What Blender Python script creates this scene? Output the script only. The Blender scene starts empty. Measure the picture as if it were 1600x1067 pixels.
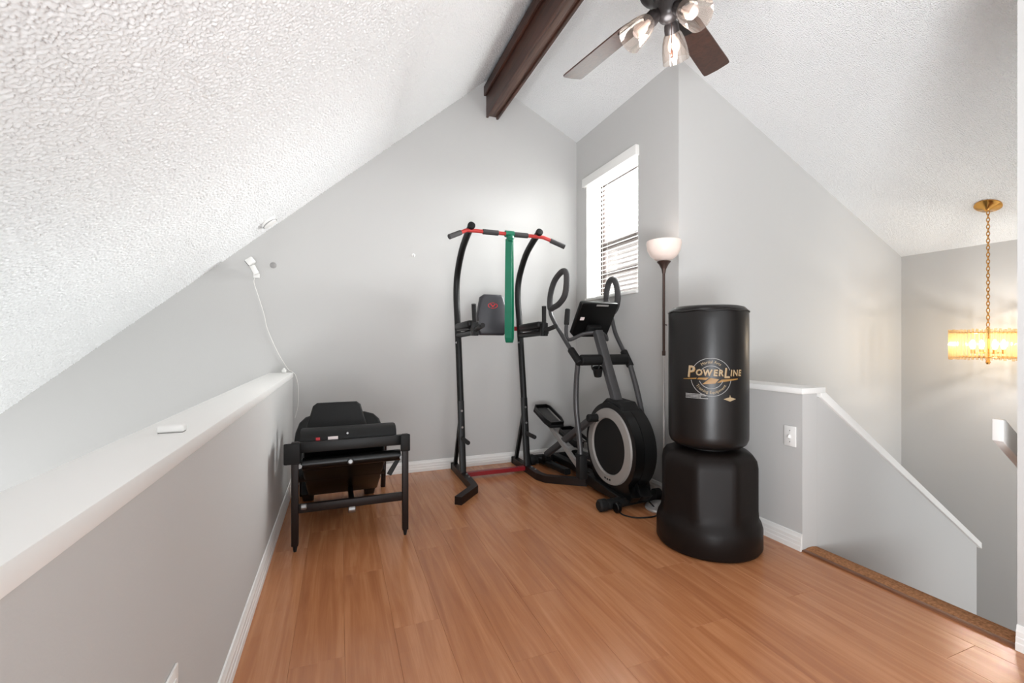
import bpy, bmesh, math, random
import numpy as np
from mathutils import Vector, Matrix
random.seed(7)
SC = bpy.context.scene
COL = SC.collection
PI = math.pi
# ------------------------------------------------------------------ camera, light, exposure
H = 1.18                                   # eye height above the loft floor
cam_d = bpy.data.cameras.new('camera'); cam = bpy.data.objects.new('camera', cam_d); COL.objects.link(cam)
cam_d.sensor_width = 36.0; cam_d.lens = 692.0 * 36.0 / 1600.0; cam_d.clip_start = 0.05
cam.location = (0, 0, H); cam.rotation_euler = (PI / 2, 0, -0.3707)
SC.camera = cam
SC.view_settings.view_transform = 'Standard'; SC.view_settings.look = 'None'
SC.view_settings.gamma = 1.0; SC.view_settings.use_curve_mapping = False
SC.view_settings.exposure = 0.38
w = bpy.data.worlds.new('overcast_sky'); SC.world = w; w.use_nodes = True
bgn = w.node_tree.nodes['Background']; bgn.inputs['Color'].default_value = (0.95, 0.975, 1.0, 1); bgn.inputs['Strength'].default_value = 1.7


def area_light(name, loc, target, sx, sy, power, color=(1, 1, 1)):
    d = bpy.data.lights.new(name, 'AREA'); d.shape = 'RECTANGLE'; d.size = sx; d.size_y = sy; d.energy = power; d.color = color
    o = bpy.data.objects.new(name, d); COL.objects.link(o); o.location = loc
    o.rotation_euler = (Vector(target) - Vector(loc)).to_track_quat('-Z', 'Y').to_euler()
    return o


area_light('window_daylight', (4.2, 3.5, 3.2), (2.3, 3.35, 2.1), 1.6, 1.6, 760, (1, 1, 1))
area_light('left_fill_light', (-3.3, 3.0, -0.9), (2.2, 2.6, 2.8), 1.8, 1.0, 48, (0.96, 0.98, 1))  # added fill light from the unseen open space at lower left
area_light('bounce_fill', (-0.2, -0.9, 0.5), (2.3, 1.7, 2.8), 1.2, 1.0, 60, (0.93, 0.965, 1)).data.spread = math.radians(115)  # added fill light behind the camera, lifts the ceilings and walls

# ------------------------------------------------------------------ materials


def lin(c):
    return tuple((v / 255 / 12.92) if v / 255 <= 0.04045 else ((v / 255 + 0.055) / 1.055) ** 2.4 for v in c)


def mat(name, rgb, rough=0.5, metal=0.0, bump=0.0, bscale=60.0, vary=0.0, vscale=4.0, coat=0.0, spec=0.5, emit=None, trans=0.0, detail=3.0, stretch=(1, 1, 1)):
    m = bpy.data.materials.new(name); m.use_nodes = True
    nt = m.node_tree; N = nt.nodes; L = nt.links; p = N['Principled BSDF']
    c = lin(rgb)
    p.inputs['Base Color'].default_value = (*c, 1); p.inputs['Roughness'].default_value = rough; p.inputs['Metallic'].default_value = metal
    p.inputs['Specular IOR Level'].default_value = spec
    if coat: p.inputs['Coat Weight'].default_value = coat
    if trans: p.inputs['Transmission Weight'].default_value = trans
    if emit: p.inputs['Emission Color'].default_value = (*lin(emit[0]), 1); p.inputs['Emission Strength'].default_value = emit[1]
    tc = N.new('ShaderNodeTexCoord'); mp = N.new('ShaderNodeMapping'); L.new(tc.outputs['Object'], mp.inputs['Vector']); mp.inputs['Scale'].default_value = stretch
    if vary:
        n = N.new('ShaderNodeTexNoise'); n.inputs['Scale'].default_value = vscale; n.inputs['Detail'].default_value = 4; L.new(mp.outputs[0], n.inputs['Vector'])
        r = N.new('ShaderNodeValToRGB'); r.color_ramp.elements[0].position = 0.3; r.color_ramp.elements[1].position = 0.7
        r.color_ramp.elements[0].color = (*[max(0, v * (1 - vary)) for v in c], 1); r.color_ramp.elements[1].color = (*[min(1, v * (1 + vary)) for v in c], 1)
        L.new(n.outputs['Fac'], r.inputs['Fac']); L.new(r.outputs['Color'], p.inputs['Base Color'])
    if bump:
        n = N.new('ShaderNodeTexNoise'); n.inputs['Scale'].default_value = bscale; n.inputs['Detail'].default_value = detail; L.new(mp.outputs[0], n.inputs['Vector'])
        b = N.new('ShaderNodeBump'); b.inputs['Strength'].default_value = bump; b.inputs['Distance'].default_value = 0.004
        L.new(n.outputs['Fac'], b.inputs['Height']); L.new(b.outputs['Normal'], p.inputs['Normal'])
    return m


def glass_mat(name, tint, gloss=0.08, rough=0.02, haze=0.0, hazecol=(1, 1, 1), ior=1.45):
    """thin clear glass: lets light straight through, fresnel reflection, optional haze"""
    m = bpy.data.materials.new(name); m.use_nodes = True; nt = m.node_tree; N = nt.nodes; L = nt.links
    N.remove(N['Principled BSDF']); out = N['Material Output']
    t = N.new('ShaderNodeBsdfTransparent'); t.inputs[0].default_value = (*tint, 1)
    g = N.new('ShaderNodeBsdfGlossy'); g.inputs['Roughness'].default_value = rough
    f = N.new('ShaderNodeLayerWeight'); f.inputs['Blend'].default_value = 0.25
    mul = N.new('ShaderNodeMath'); mul.operation = 'MULTIPLY_ADD'; mul.inputs[1].default_value = 0.5; mul.inputs[2].default_value = gloss; L.new(f.outputs['Facing'], mul.inputs[0])
    cl = N.new('ShaderNodeClamp'); L.new(mul.outputs[0], cl.inputs[0])
    mx = N.new('ShaderNodeMixShader'); L.new(cl.outputs[0], mx.inputs[0]); L.new(t.outputs[0], mx.inputs[1]); L.new(g.outputs[0], mx.inputs[2])
    last = mx
    if haze:
        d = N.new('ShaderNodeBsdfTranslucent'); d.inputs[0].default_value = (*hazecol, 1)
        d2 = N.new('ShaderNodeBsdfDiffuse'); d2.inputs[0].default_value = (*hazecol, 1)
        a = N.new('ShaderNodeMixShader'); a.inputs[0].default_value = 0.5; L.new(d.outputs[0], a.inputs[1]); L.new(d2.outputs[0], a.inputs[2])
        m2 = N.new('ShaderNodeMixShader'); m2.inputs[0].default_value = haze; L.new(mx.outputs[0], m2.inputs[1]); L.new(a.outputs[0], m2.inputs[2]); last = m2
    L.new(last.outputs[0], out.inputs['Surface'])
    return m


def popcorn_mat():
    m = mat('popcorn_ceiling', (243, 244, 244), 0.95, spec=0.1); nt = m.node_tree; N = nt.nodes; L = nt.links; p = N['Principled BSDF']
    tc = N.new('ShaderNodeTexCoord')
    n = N.new('ShaderNodeTexNoise'); n.inputs['Scale'].default_value = 190; n.inputs['Detail'].default_value = 1.5; n.inputs['Roughness'].default_value = 0.5
    L.new(tc.outputs['Object'], n.inputs['Vector'])
    v = N.new('ShaderNodeTexVoronoi'); v.feature = 'SMOOTH_F1'; v.inputs['Scale'].default_value = 165; v.inputs['Smoothness'].default_value = 0.5; L.new(tc.outputs['Object'], v.inputs['Vector'])
    sub = N.new('ShaderNodeMath'); sub.operation = 'MULTIPLY_ADD'; sub.inputs[1].default_value = -0.8; L.new(v.outputs['Distance'], sub.inputs[0]); L.new(n.outputs['Fac'], sub.inputs[2])
    b = N.new('ShaderNodeBump'); b.inputs['Strength'].default_value = 0.9; b.inputs['Distance'].default_value = 0.010
    L.new(sub.outputs[0], b.inputs['Height']); L.new(b.outputs['Normal'], p.inputs['Normal'])
    return m


def laminate_mat():
    m = mat('laminate_plank', (150, 98, 70), 0.3, spec=0.5); nt = m.node_tree; N = nt.nodes; L = nt.links; p = N['Principled BSDF']
    tc = N.new('ShaderNodeTexCoord'); oi = N.new('ShaderNodeObjectInfo')
    off = N.new('ShaderNodeVectorMath'); off.operation = 'SCALE'; off.inputs[0].default_value = (13.7, 31.1, 7.3); L.new(oi.outputs['Random'], off.inputs['Scale'])
    add = N.new('ShaderNodeVectorMath'); add.operation = 'ADD'; L.new(tc.outputs['Object'], add.inputs[0]); L.new(off.outputs[0], add.inputs[1])
    # three printed staves across each plank
    sep = N.new('ShaderNodeSeparateXYZ'); L.new(tc.outputs['Object'], sep.inputs[0])
    comb = N.new('ShaderNodeCombineXYZ'); L.new(sep.outputs['Y'], comb.inputs['X']); L.new(sep.outputs['X'], comb.inputs['Y'])
    bo = N.new('ShaderNodeVectorMath'); bo.operation = 'ADD'; L.new(comb.outputs[0], bo.inputs[0])
    bs = N.new('ShaderNodeVectorMath'); bs.operation = 'SCALE'; bs.inputs[0].default_value = (5.0, 0, 0); L.new(oi.outputs['Random'], bs.inputs['Scale']); L.new(bs.outputs[0], bo.inputs[1])
    br = N.new('ShaderNodeTexBrick'); L.new(bo.outputs[0], br.inputs['Vector']); br.inputs['Scale'].default_value = 1.0
    br.inputs['Brick Width'].default_value = 0.41; br.inputs['Row Height'].default_value = 0.0633; br.inputs['Mortar Size'].default_value = 0.0
    br.inputs['Color1'].default_value = (0.40, 0.40, 0.40, 1); br.inputs['Color2'].default_value = (0.60, 0.60, 0.60, 1); br.offset = 0.37
    mp = N.new('ShaderNodeMapping'); mp.inputs['Scale'].default_value = (17, 0.9, 1); L.new(add.outputs[0], mp.inputs['Vector'])
    g1 = N.new('ShaderNodeTexNoise'); g1.inputs['Scale'].default_value = 1.3; g1.inputs['Detail'].default_value = 6; g1.inputs['Distortion'].default_value = 1.1; L.new(mp.outputs[0], g1.inputs['Vector'])
    mp2 = N.new('ShaderNodeMapping'); mp2.inputs['Scale'].default_value = (150, 5, 1); L.new(add.outputs[0], mp2.inputs['Vector'])
    g2 = N.new('ShaderNodeTexNoise'); g2.inputs['Scale'].default_value = 1.6; g2.inputs['Detail'].default_value = 3; L.new(mp2.outputs[0], g2.inputs['Vector'])
    a1 = N.new('ShaderNodeMath'); a1.operation = 'MULTIPLY_ADD'; L.new(g2.outputs['Fac'], a1.inputs[0]); a1.inputs[1].default_value = 0.20; L.new(g1.outputs['Fac'], a1.inputs[2])
    a2 = N.new('ShaderNodeMath'); a2.operation = 'MULTIPLY_ADD'; L.new(br.outputs['Color'], a2.inputs[0]); a2.inputs[1].default_value = 0.30; L.new(a1.outputs[0], a2.inputs[2])
    a3 = N.new('ShaderNodeMath'); a3.operation = 'MULTIPLY_ADD'; L.new(oi.outputs['Random'], a3.inputs[0]); a3.inputs[1].default_value = 0.12; L.new(a2.outputs[0], a3.inputs[2])
    r = N.new('ShaderNodeValToRGB'); L.new(a3.outputs[0], r.inputs['Fac']); e = r.color_ramp.elements
    e[0].position = 0.45; e[0].color = (*lin((154, 97, 63)), 1); e[1].position = 1.0; e[1].color = (*lin((193, 134, 93)), 1)
    k = r.color_ramp.elements.new(0.76); k.color = (*lin((176, 116, 77)), 1)
    L.new(r.outputs['Color'], p.inputs['Base Color'])
    b = N.new('ShaderNodeBump'); b.inputs['Strength'].default_value = 0.06; b.inputs['Distance'].default_value = 0.002; L.new(g2.outputs['Fac'], b.inputs['Height']); L.new(b.outputs['Normal'], p.inputs['Normal'])
    p.inputs['Roughness'].default_value = 0.23
    return m


def wood_mat(name, dark, light, axis_scale=(40, 2, 40), rough=0.45):
    m = mat(name, dark, rough); nt = m.node_tree; N = nt.nodes; L = nt.links; p = N['Principled BSDF']
    tc = N.new('ShaderNodeTexCoord'); mp = N.new('ShaderNodeMapping'); mp.inputs['Scale'].default_value = axis_scale; L.new(tc.outputs['Object'], mp.inputs['Vector'])
    n = N.new('ShaderNodeTexNoise'); n.inputs['Scale'].default_value = 1; n.inputs['Detail'].default_value = 6; n.inputs['Distortion'].default_value = 1.2; L.new(mp.outputs[0], n.inputs['Vector'])
    r = N.new('ShaderNodeValToRGB'); e = r.color_ramp.elements; e[0].position = 0.32; e[0].color = (*lin(dark), 1); e[1].position = 0.72; e[1].color = (*lin(light), 1)
    L.new(n.outputs['Fac'], r.inputs['Fac']); L.new(r.outputs['Color'], p.inputs['Base Color'])
    b = N.new('ShaderNodeBump'); b.inputs['Strength'].default_value = 0.3; b.inputs['Distance'].default_value = 0.003; L.new(n.outputs['Fac'], b.inputs['Height']); L.new(b.outputs['Normal'], p.inputs['Normal'])
    return m


M = dict(
    wall=mat('painted_wall', (196, 195, 193), 0.75, bump=0.10, bscale=160, spec=0.3),
    popcorn=popcorn_mat(),
    popcorn_plain=mat('sprayed_ceiling_paint', (243, 244, 244), 0.95, spec=0.1, bump=0.05, bscale=400),
    trim=mat('white_trim_paint', (236, 235, 232), 0.4, bump=0.03, bscale=30),
    plank=laminate_mat(),
    sub=mat('subfloor', (60, 40, 28), 0.9, bump=0.1),
    beam=wood_mat('stained_beam', (38, 20, 13), (84, 46, 30)),
    beam_lit=wood_mat('lit_beam_underside', (58, 38, 30), (108, 82, 70)),  # lighter copy of the beam stain, light on the underside put into the colour
    carpet=mat('brown_carpet', (166, 118, 84), 0.98, bump=1.0, bscale=420, vary=0.35, vscale=90, spec=0.05),
    nosing=wood_mat('wood_nosing', (96, 56, 34), (140, 92, 62)),
    black=mat('black_powder_coat', (12, 12, 12), 0.45, bump=0.05, bscale=300, spec=0.35),
    brownblack=mat('dark_brown_powder_coat', (27, 17, 14), 0.45, bump=0.05, bscale=300, spec=0.3),
    blackgloss=mat('glossy_black_plastic', (9, 9, 9), 0.3, bump=0.02, bscale=200, spec=0.35),
    blackmatte=mat('matte_black_plastic', (19, 19, 19), 0.6, bump=0.08, bscale=400, spec=0.3),
    foam=mat('black_foam_grip', (26, 25, 25), 0.8, bump=0.3, bscale=500),
    foamgrey=mat('grey_foam_grip', (62, 60, 60), 0.75, bump=0.3, bscale=500),
    vinyl=mat('dark_grey_vinyl', (50, 49, 54), 0.45, bump=0.08, bscale=260),
    vinylblack=mat('black_vinyl', (15, 15, 15), 0.5, bump=0.1, bscale=260, spec=0.3),
    bag=mat('black_bag_vinyl', (19, 16, 15), 0.36, bump=0.12, bscale=22, detail=5, spec=0.35),
    bagbase=mat('black_base_plastic', (22, 17, 15), 0.45, bump=0.10, bscale=45, spec=0.15),
    red=mat('red_paint', (132, 18, 28), 0.35, bump=0.03),
    redbar=mat('faded_red_paint', (196, 62, 58), 0.4, bump=0.03),
    redprint=mat('red_print', (190, 30, 40), 0.5),
    gunmetal=mat('gunmetal_paint', (74, 73, 74), 0.38, 0.3, bump=0.03, bscale=200),
    silver=mat('silver_paint', (158, 155, 152), 0.35, 0.25, bump=0.03, bscale=200),
    ring=mat('silver_grey_ring', (146, 142, 138), 0.4, 0.1, bump=0.03),
    chrome=mat('chrome', (170, 170, 172), 0.2, 1.0, bump=0.01),
    zinc=mat('zinc_bolt', (150, 150, 150), 0.4, 0.9, bump=0.02),
    green=mat('green_latex', (20, 112, 84), 0.38, bump=0.04, vary=0.1, vscale=6),
    bronze=mat('oil_rubbed_bronze', (74, 58, 52), 0.4, 0.55, bump=0.03),
    bronzedark=mat('dark_bronze', (34, 29, 28), 0.35, 0.4, bump=0.03),
    winframe=mat('bronze_window_frame', (58, 44, 38), 0.45, 0.2, bump=0.03),
    bowl=mat('frosted_glass_bowl', (244, 226, 216), 0.35, bump=0.02),
    bulb=mat('frosted_bulb', (244, 222, 212), 0.3, bump=0.01),
    plastic=mat('white_plastic', (238, 237, 234), 0.35, bump=0.02),
    white_cord=mat('white_cord', (235, 233, 228), 0.45, bump=0.02),
    greydot=mat('grey_plastic', (150, 148, 146), 0.6, bump=0.05),
    darkhole=mat('dark_slot', (35, 34, 34), 0.8, bump=0.05),
    slat=mat('white_blind_slat', (246, 246, 244), 0.45, bump=0.02),
    gold=mat('polished_brass', (222, 168, 92), 0.18, 1.0, bump=0.02),
    goldprint=mat('gold_print', (140, 102, 46), 0.45, bump=0.02),
    whiteprint=mat('cream_print', (158, 138, 108), 0.5, bump=0.02),
    sticker=mat('white_sticker', (226, 214, 212), 0.5, bump=0.02),
    fanblade=wood_mat('walnut_fan_blade', (52, 30, 22), (74, 44, 32), (30, 30, 30), 0.3),
    lampbase=mat('satin_lamp_base', (188, 186, 184), 0.3, 0.3, bump=0.02),
    pane=glass_mat('window_glass', (0.97, 0.98, 0.98), 0.03),
    shade=glass_mat('smoky_clear_glass', (0.90, 0.87, 0.84), 0.06, 0.03, 0.06, (0.6, 0.52, 0.47)),
    rod=glass_mat('amber_glass_rod', (0.98, 0.92, 0.80), 0.05, 0.08, 0.22, (0.50, 0.35, 0.18)),
    lampglow=mat('lit_bulb', (255, 225, 180), 0.4, emit=((255, 205, 140), 7.0)),
    bounce_floor=mat('pale_bounce_floor', (214, 208, 200), 0.5, bump=0.05, vary=0.05),  # for the unseen lower floor, made pale to bounce light upward
    roofshingle=mat('neighbour_roof_shingle', (150, 138, 132), 0.9, bump=0.4, bscale=30, vary=0.15),
    stucco=mat('neighbour_stucco', (196, 188, 178), 0.9, bump=0.3, bscale=40),
)

# ------------------------------------------------------------------ geometry helpers


class B:
    def __init__(self): self.bm = bmesh.new()

    def box(self, x0, x1, y0, y1, z0, z1, bev=0.0, seg=2, mtx=None):
        r = bmesh.ops.create_cube(self.bm, size=1.0)
        for v in r['verts']:
            v.co = Vector((x0 + (v.co.x + .5) * (x1 - x0), y0 + (v.co.y + .5) * (y1 - y0), z0 + (v.co.z + .5) * (z1 - z0)))
        vs = r['verts']
        if bev:
            es = list({e for v in vs for e in v.link_edges})
            rb = bmesh.ops.bevel(self.bm, geom=es, offset=bev, segments=seg, profile=.5, affect='EDGES')
            vs = list({v for f in rb['faces'] for v in f.verts} | {v for v in vs if v.is_valid})
        if mtx:
            for v in vs:
                if v.is_valid: v.co = mtx @ v.co
        return self

    def obox(self, c, sx, sy, sz, rot=None, bev=0.0):
        """box centred on c, rotated by matrix rot"""
        m = Matrix.Translation(c) @ (rot.to_4x4() if rot else Matrix.Identity(4))
        return self.box(-sx / 2, sx / 2, -sy / 2, sy / 2, -sz / 2, sz / 2, bev, 2, m)

    def sweep(self, path, prof, closed=False, caps=True, up=None, scales=None):
        P = [Vector(p) for p in path]; n = len(P)
        T = []
        for i in range(n):
            if closed: t = P[(i + 1) % n] - P[i - 1]
            else: t = P[min(i + 1, n - 1)] - P[max(i - 1, 0)]
            T.append(t.normalized())
        nrm = Vector(up) if up else (Vector((0, 0, 1)) if abs(T[0].z) < .9 else Vector((1, 0, 0)))
        rings = []
        for i in range(n):
            if up: nn = Vector(up)
            else: nn = nrm
            nn = (nn - T[i] * nn.dot(T[i])).normalized(); nrm = nn
            bb = T[i].cross(nn)
            # mitre for sharp corners
            k = 1.0
            if 0 < i < n - 1 or closed:
                a = (P[i] - P[i - 1]).normalized(); b = (P[(i + 1) % n] - P[i]).normalized()
                k = 1.0 / max(.5, math.sqrt(max(0.0, (1 + a.dot(b)) / 2)))
                turn = (b - a)
                tdir = turn.normalized() if turn.length > 1e-6 else None
            else: tdir = None
            s = scales[i] if scales else 1.0
            ring = []
            for (u, v) in prof:
                d = (nn * u + bb * v) * s
                if tdir is not None: d = d + tdir * d.dot(tdir) * (k - 1)
                ring.append(self.bm.verts.new(P[i] + d))
            rings.append(ring)
        m = len(prof)
        for i in range(n if closed else n - 1):
            a, b = rings[i], rings[(i + 1) % n]
            for j in range(m):
                self.bm.faces.new((a[j], a[(j + 1) % m], b[(j + 1) % m], b[j]))
        if caps and not closed:
            self.bm.faces.new(list(reversed(rings[0]))); self.bm.faces.new(rings[-1])
        return self

    def tube(self, path, r, seg=12, closed=False, scales=None, up=None):
        return self.sweep(path, [(r * math.cos(2 * PI * k / seg), r * math.sin(2 * PI * k / seg)) for k in range(seg)], closed, True, up, scales)

    def bar(self, path, a, b, up=None, closed=False, rnd=0.0):
        """rectangular section a (along up) x b"""
        if rnd:
            pr = []
            for cx, cy, s in ((a / 2 - rnd, b / 2 - rnd, 0), (-(a / 2 - rnd), b / 2 - rnd, 1), (-(a / 2 - rnd), -(b / 2 - rnd), 2), (a / 2 - rnd, -(b / 2 - rnd), 3)):
                for q in range(3):
                    t = (s + q / 2) * PI / 2; pr.append((cx + rnd * math.cos(t), cy + rnd * math.sin(t)))
        else: pr = [(a / 2, b / 2), (-a / 2, b / 2), (-a / 2, -b / 2), (a / 2, -b / 2)]
        return self.sweep(path, pr, closed, True, up)

    def lathe(self, prof, c=(0, 0, 0), axis=(0, 0, 1), seg=32, mod=None):
        """prof: (r, h) rows from one end to the other; r = 0 closes"""
        q = Vector((0, 0, 1)).rotation_difference(Vector(axis).normalized()).to_matrix()
        c = Vector(c); rows = []
        for i, (r, h) in enumerate(prof):
            if r <= 1e-6: rows.append([self.bm.verts.new(c + q @ Vector((0, 0, h)))])
            else:
                row = []
                for k in range(seg):
                    a = 2 * PI * k / seg; rr = mod(i, a, r) if mod else r
                    row.append(self.bm.verts.new(c + q @ Vector((rr * math.cos(a), rr * math.sin(a), h))))
                rows.append(row)
        for a, b in zip(rows[:-1], rows[1:]):
            if len(a) == 1 and len(b) == 1: continue
            for k in range(seg):
                k2 = (k + 1) % seg
                if len(a) == 1: self.bm.faces.new((a[0], b[k2], b[k]))
                elif len(b) == 1: self.bm.faces.new((a[k], a[k2], b[0]))
                else: self.bm.faces.new((a[k], a[k2], b[k2], b[k]))
        return self

    def cyl(self, a, b, r, seg=16, bev=0.0):
        a, b = Vector(a), Vector(b); L = (b - a).length
        pr = [(0, 0), (r - bev, 0), (r, bev), (r, L - bev), (r - bev, L), (0, L)] if bev else [(0, 0), (r, 0), (r, L), (0, L)]
        return self.lathe(pr, a, b - a, seg)

    def prism(self, poly, axis, d0, d1, bev=0.0):
        """poly: list of 2D points; axis 'x': (y,z), 'y': (x,z), 'z': (x,y); extruded d0..d1"""
        def P(p, d): return {'x': (d, p[0], p[1]), 'y': (p[0], d, p[1]), 'z': (p[0], p[1], d)}[axis]
        a = [self.bm.verts.new(P(p, d0)) for p in poly]; b = [self.bm.verts.new(P(p, d1)) for p in poly]
        n = len(poly); fs = [self.bm.faces.new(a), self.bm.faces.new(list(reversed(b)))]
        for i in range(n): fs.append(self.bm.faces.new((a[i], b[i], b[(i + 1) % n], a[(i + 1) % n])))
        if bev:
            es = list({e for f in fs[:2] for e in f.edges})
            bmesh.ops.bevel(self.bm, geom=es, offset=bev, segments=3, profile=.5, affect='EDGES')
        return self


ORG = {}


def obj(name, b, m, parent=None, label=None, cat=None, group=None, kind=None, sharp=35, loc=None):
    bm = b.bm
    off = ORG[parent.name] if parent else Vector(loc or (0, 0, 0))
    for v in bm.verts: v.co -= off
    bmesh.ops.recalc_face_normals(bm, faces=bm.faces[:])
    me = bpy.data.meshes.new(name); bm.to_mesh(me); bm.free()
    for p in me.polygons: p.use_smooth = True
    me.set_sharp_from_angle(angle=math.radians(sharp))
    me.materials.append(M[m])
    o = bpy.data.objects.new(name, me); COL.objects.link(o)
    if parent: o.parent = parent
    else: o.location = off
    ORG[o.name] = Vector(off)
    tag(o, label, cat, group, kind)
    return o


def tag(o, label=None, cat=None, group=None, kind=None):
    for k, v in (('label', label), ('category', cat), ('group', group), ('kind', kind)):
        if v: o[k] = v


def thing(name, loc, label, cat, group=None, kind=None):
    o = bpy.data.objects.new(name, None); COL.objects.link(o); o.location = loc; o.empty_display_size = .1
    ORG[o.name] = Vector(loc); tag(o, label, cat, group, kind)
    return o


def copy_part(src, delta=(0, 0, 0), parent=None):
    c = src.copy(); COL.objects.link(c); c.location = src.location + Vector(delta)
    if parent: c.parent = parent
    return c


def smooth(pts, n=6, closed=False):
    P = [Vector(p) for p in pts]; out = []; k = len(P)
    rng = range(k if closed else k - 1)
    for i in rng:
        p0 = P[i - 1] if (closed or i > 0) else P[0] * 2 - P[1]; p1 = P[i]; p2 = P[(i + 1) % k]
        p3 = P[(i + 2) % k] if (closed or i + 2 < k) else P[-1] * 2 - P[-2]
        for j in range(n):
            t = j / n
            out.append(.5 * ((2 * p1) + (p2 - p0) * t + (2 * p0 - 5 * p1 + 4 * p2 - p3) * t * t + (3 * p1 - p0 - 3 * p2 + p3) * t ** 3))
    if not closed: out.append(P[-1])
    return out


def rotx(a): return Matrix.Rotation(a, 3, 'X')
def rotz(a): return Matrix.Rotation(a, 3, 'Z')


# ------------------------------------------------------------------ the setting
XL, YF = -0.362, 4.058            # face of the left half wall, face of the far wall
XW, YG = 2.300, 2.567             # window wall, stairwell gable wall
XR, Y6, YP = 2.424, 0.887, 1.730  # right half wall plane, stair opening from Y6 to YP
XE = 4.943                        # outer wall of the stairwell
XRG = 1.340                       # ridge


def zl(x): return 2.550 + 0.8675 * x
def zr(x): return zl(XRG) - 0.4809 * (x - XRG)


YB = -1.7                          # the room goes on behind the camera
floor = obj('floor', B().box(XL - .1, XR + .02, YB, YF + .05, -0.26, -0.010), 'sub', kind='structure')
PW, PL = 0.190, 1.22
full = None
ncol = int((XR - XL) / PW) + 1
for c in range(ncol):
    x0 = XL + c * PW; x1 = min(x0 + PW, XR)
    if x1 - x0 < .02: continue
    y = YB - random.random() * PL
    first = True
    while y < YF:
        y0, y1 = max(y, YB), min(y + PL, YF)
        isfull = (y1 - y0 > PL - 1e-4) and (x1 - x0 > PW - 1e-4)
        if isfull and full:
            o = copy_part(full); o.location = (x0, y0, 0)
        elif y1 - y0 > .01:
            b = B().box(.0002, x1 - x0 - .0002, .0002, y1 - y0 - .0002, -.0098, 0)
            top = [e for e in b.bm.edges if all(abs(v.co.z) < 1e-6 for v in e.verts)]
            bmesh.ops.bevel(b.bm, geom=top, offset=.0007, segments=1, affect='EDGES')
            ORG['floor'] = Vector((0, 0, 0))
            o = obj('plank', b, 'plank', floor); o.location = (x0, y0, 0)
            if isfull: full = o
        y += PL

# far wall, seen from the ridge down into the open space left of the half wall
obj('wall_back', B().prism([(-3.6, -2.6), (XW + .25, -2.6), (XW + .25, zr(XW + .25) + .06), (XRG, zl(XRG) + .06), (-3.6, zl(-3.6) + .06)], 'y', YF, YF + .12), 'wall', kind='structure')
# window wall with its opening
WY0, WY1, WZ0, WZ1 = 3.035, 3.862, 1.585, 2.795
DEP = .22
b = B()
b.prism([(YG, -2.6), (WY0, -2.6), (WY0, zr(XW) + .05), (YG, zr(XW) + .05)], 'x', XW, XW + DEP)
b.prism([(WY1, -2.6), (YF, -2.6), (YF, zr(XW) + .05), (WY1, zr(XW) + .05)], 'x', XW, XW + DEP)
b.prism([(WY0, -2.6), (WY1, -2.6), (WY1, WZ0), (WY0, WZ0)], 'x', XW, XW + DEP)
b.prism([(WY0, WZ1), (WY1, WZ1), (WY1, zr(XW) + .05), (WY0, zr(XW) + .05)], 'x', XW, XW + DEP)
obj('wall_window_side', b, 'wall', kind='structure')
obj('wall_stairwell', B().prism([(XW + DEP, -2.6), (XE + .1, -2.6), (XE + .1, zr(XE + .1) + .05), (XW + DEP, zr(XW + DEP) + .05)], 'y', YG, YG + .14), 'wall', kind='structure')
obj('wall_right', B().box(XE, XE + .12, YB, YG, -1.5, zr(XE) + .03), 'wall', kind='structure')
obj('wall_left', B().box(-3.52, -3.4, YB, YF, -1.75, zl(-3.4) + .05), 'wall', kind='structure')
# near wall beside the camera, ending at the stair opening
b = B(); b.prism([(XR, 0), (XR + .13, 0), (XR + .13, zr(XR + .13) + .04), (XR, zr(XR) + .04)], 'y', YB, Y6 - .005)
b.prism([(XR + .1301, -2.6), (3.35, -2.6), (3.35, zr(3.35) + .02), (XR + .1301, zr(XR + .13) + .02)], 'y', Y6 - .125, Y6 - .005)
obj('wall_near', b, 'wall', kind='structure')
# ceilings
cl_ = obj('ceiling_left', B().prism([(-3.5, zl(-3.5) + .008), (XRG, zl(XRG) + .008), (XRG, zl(XRG) + .12), (-3.5, zl(-3.5) + .12)], 'y', YB, YF), 'popcorn', kind='structure')


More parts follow.
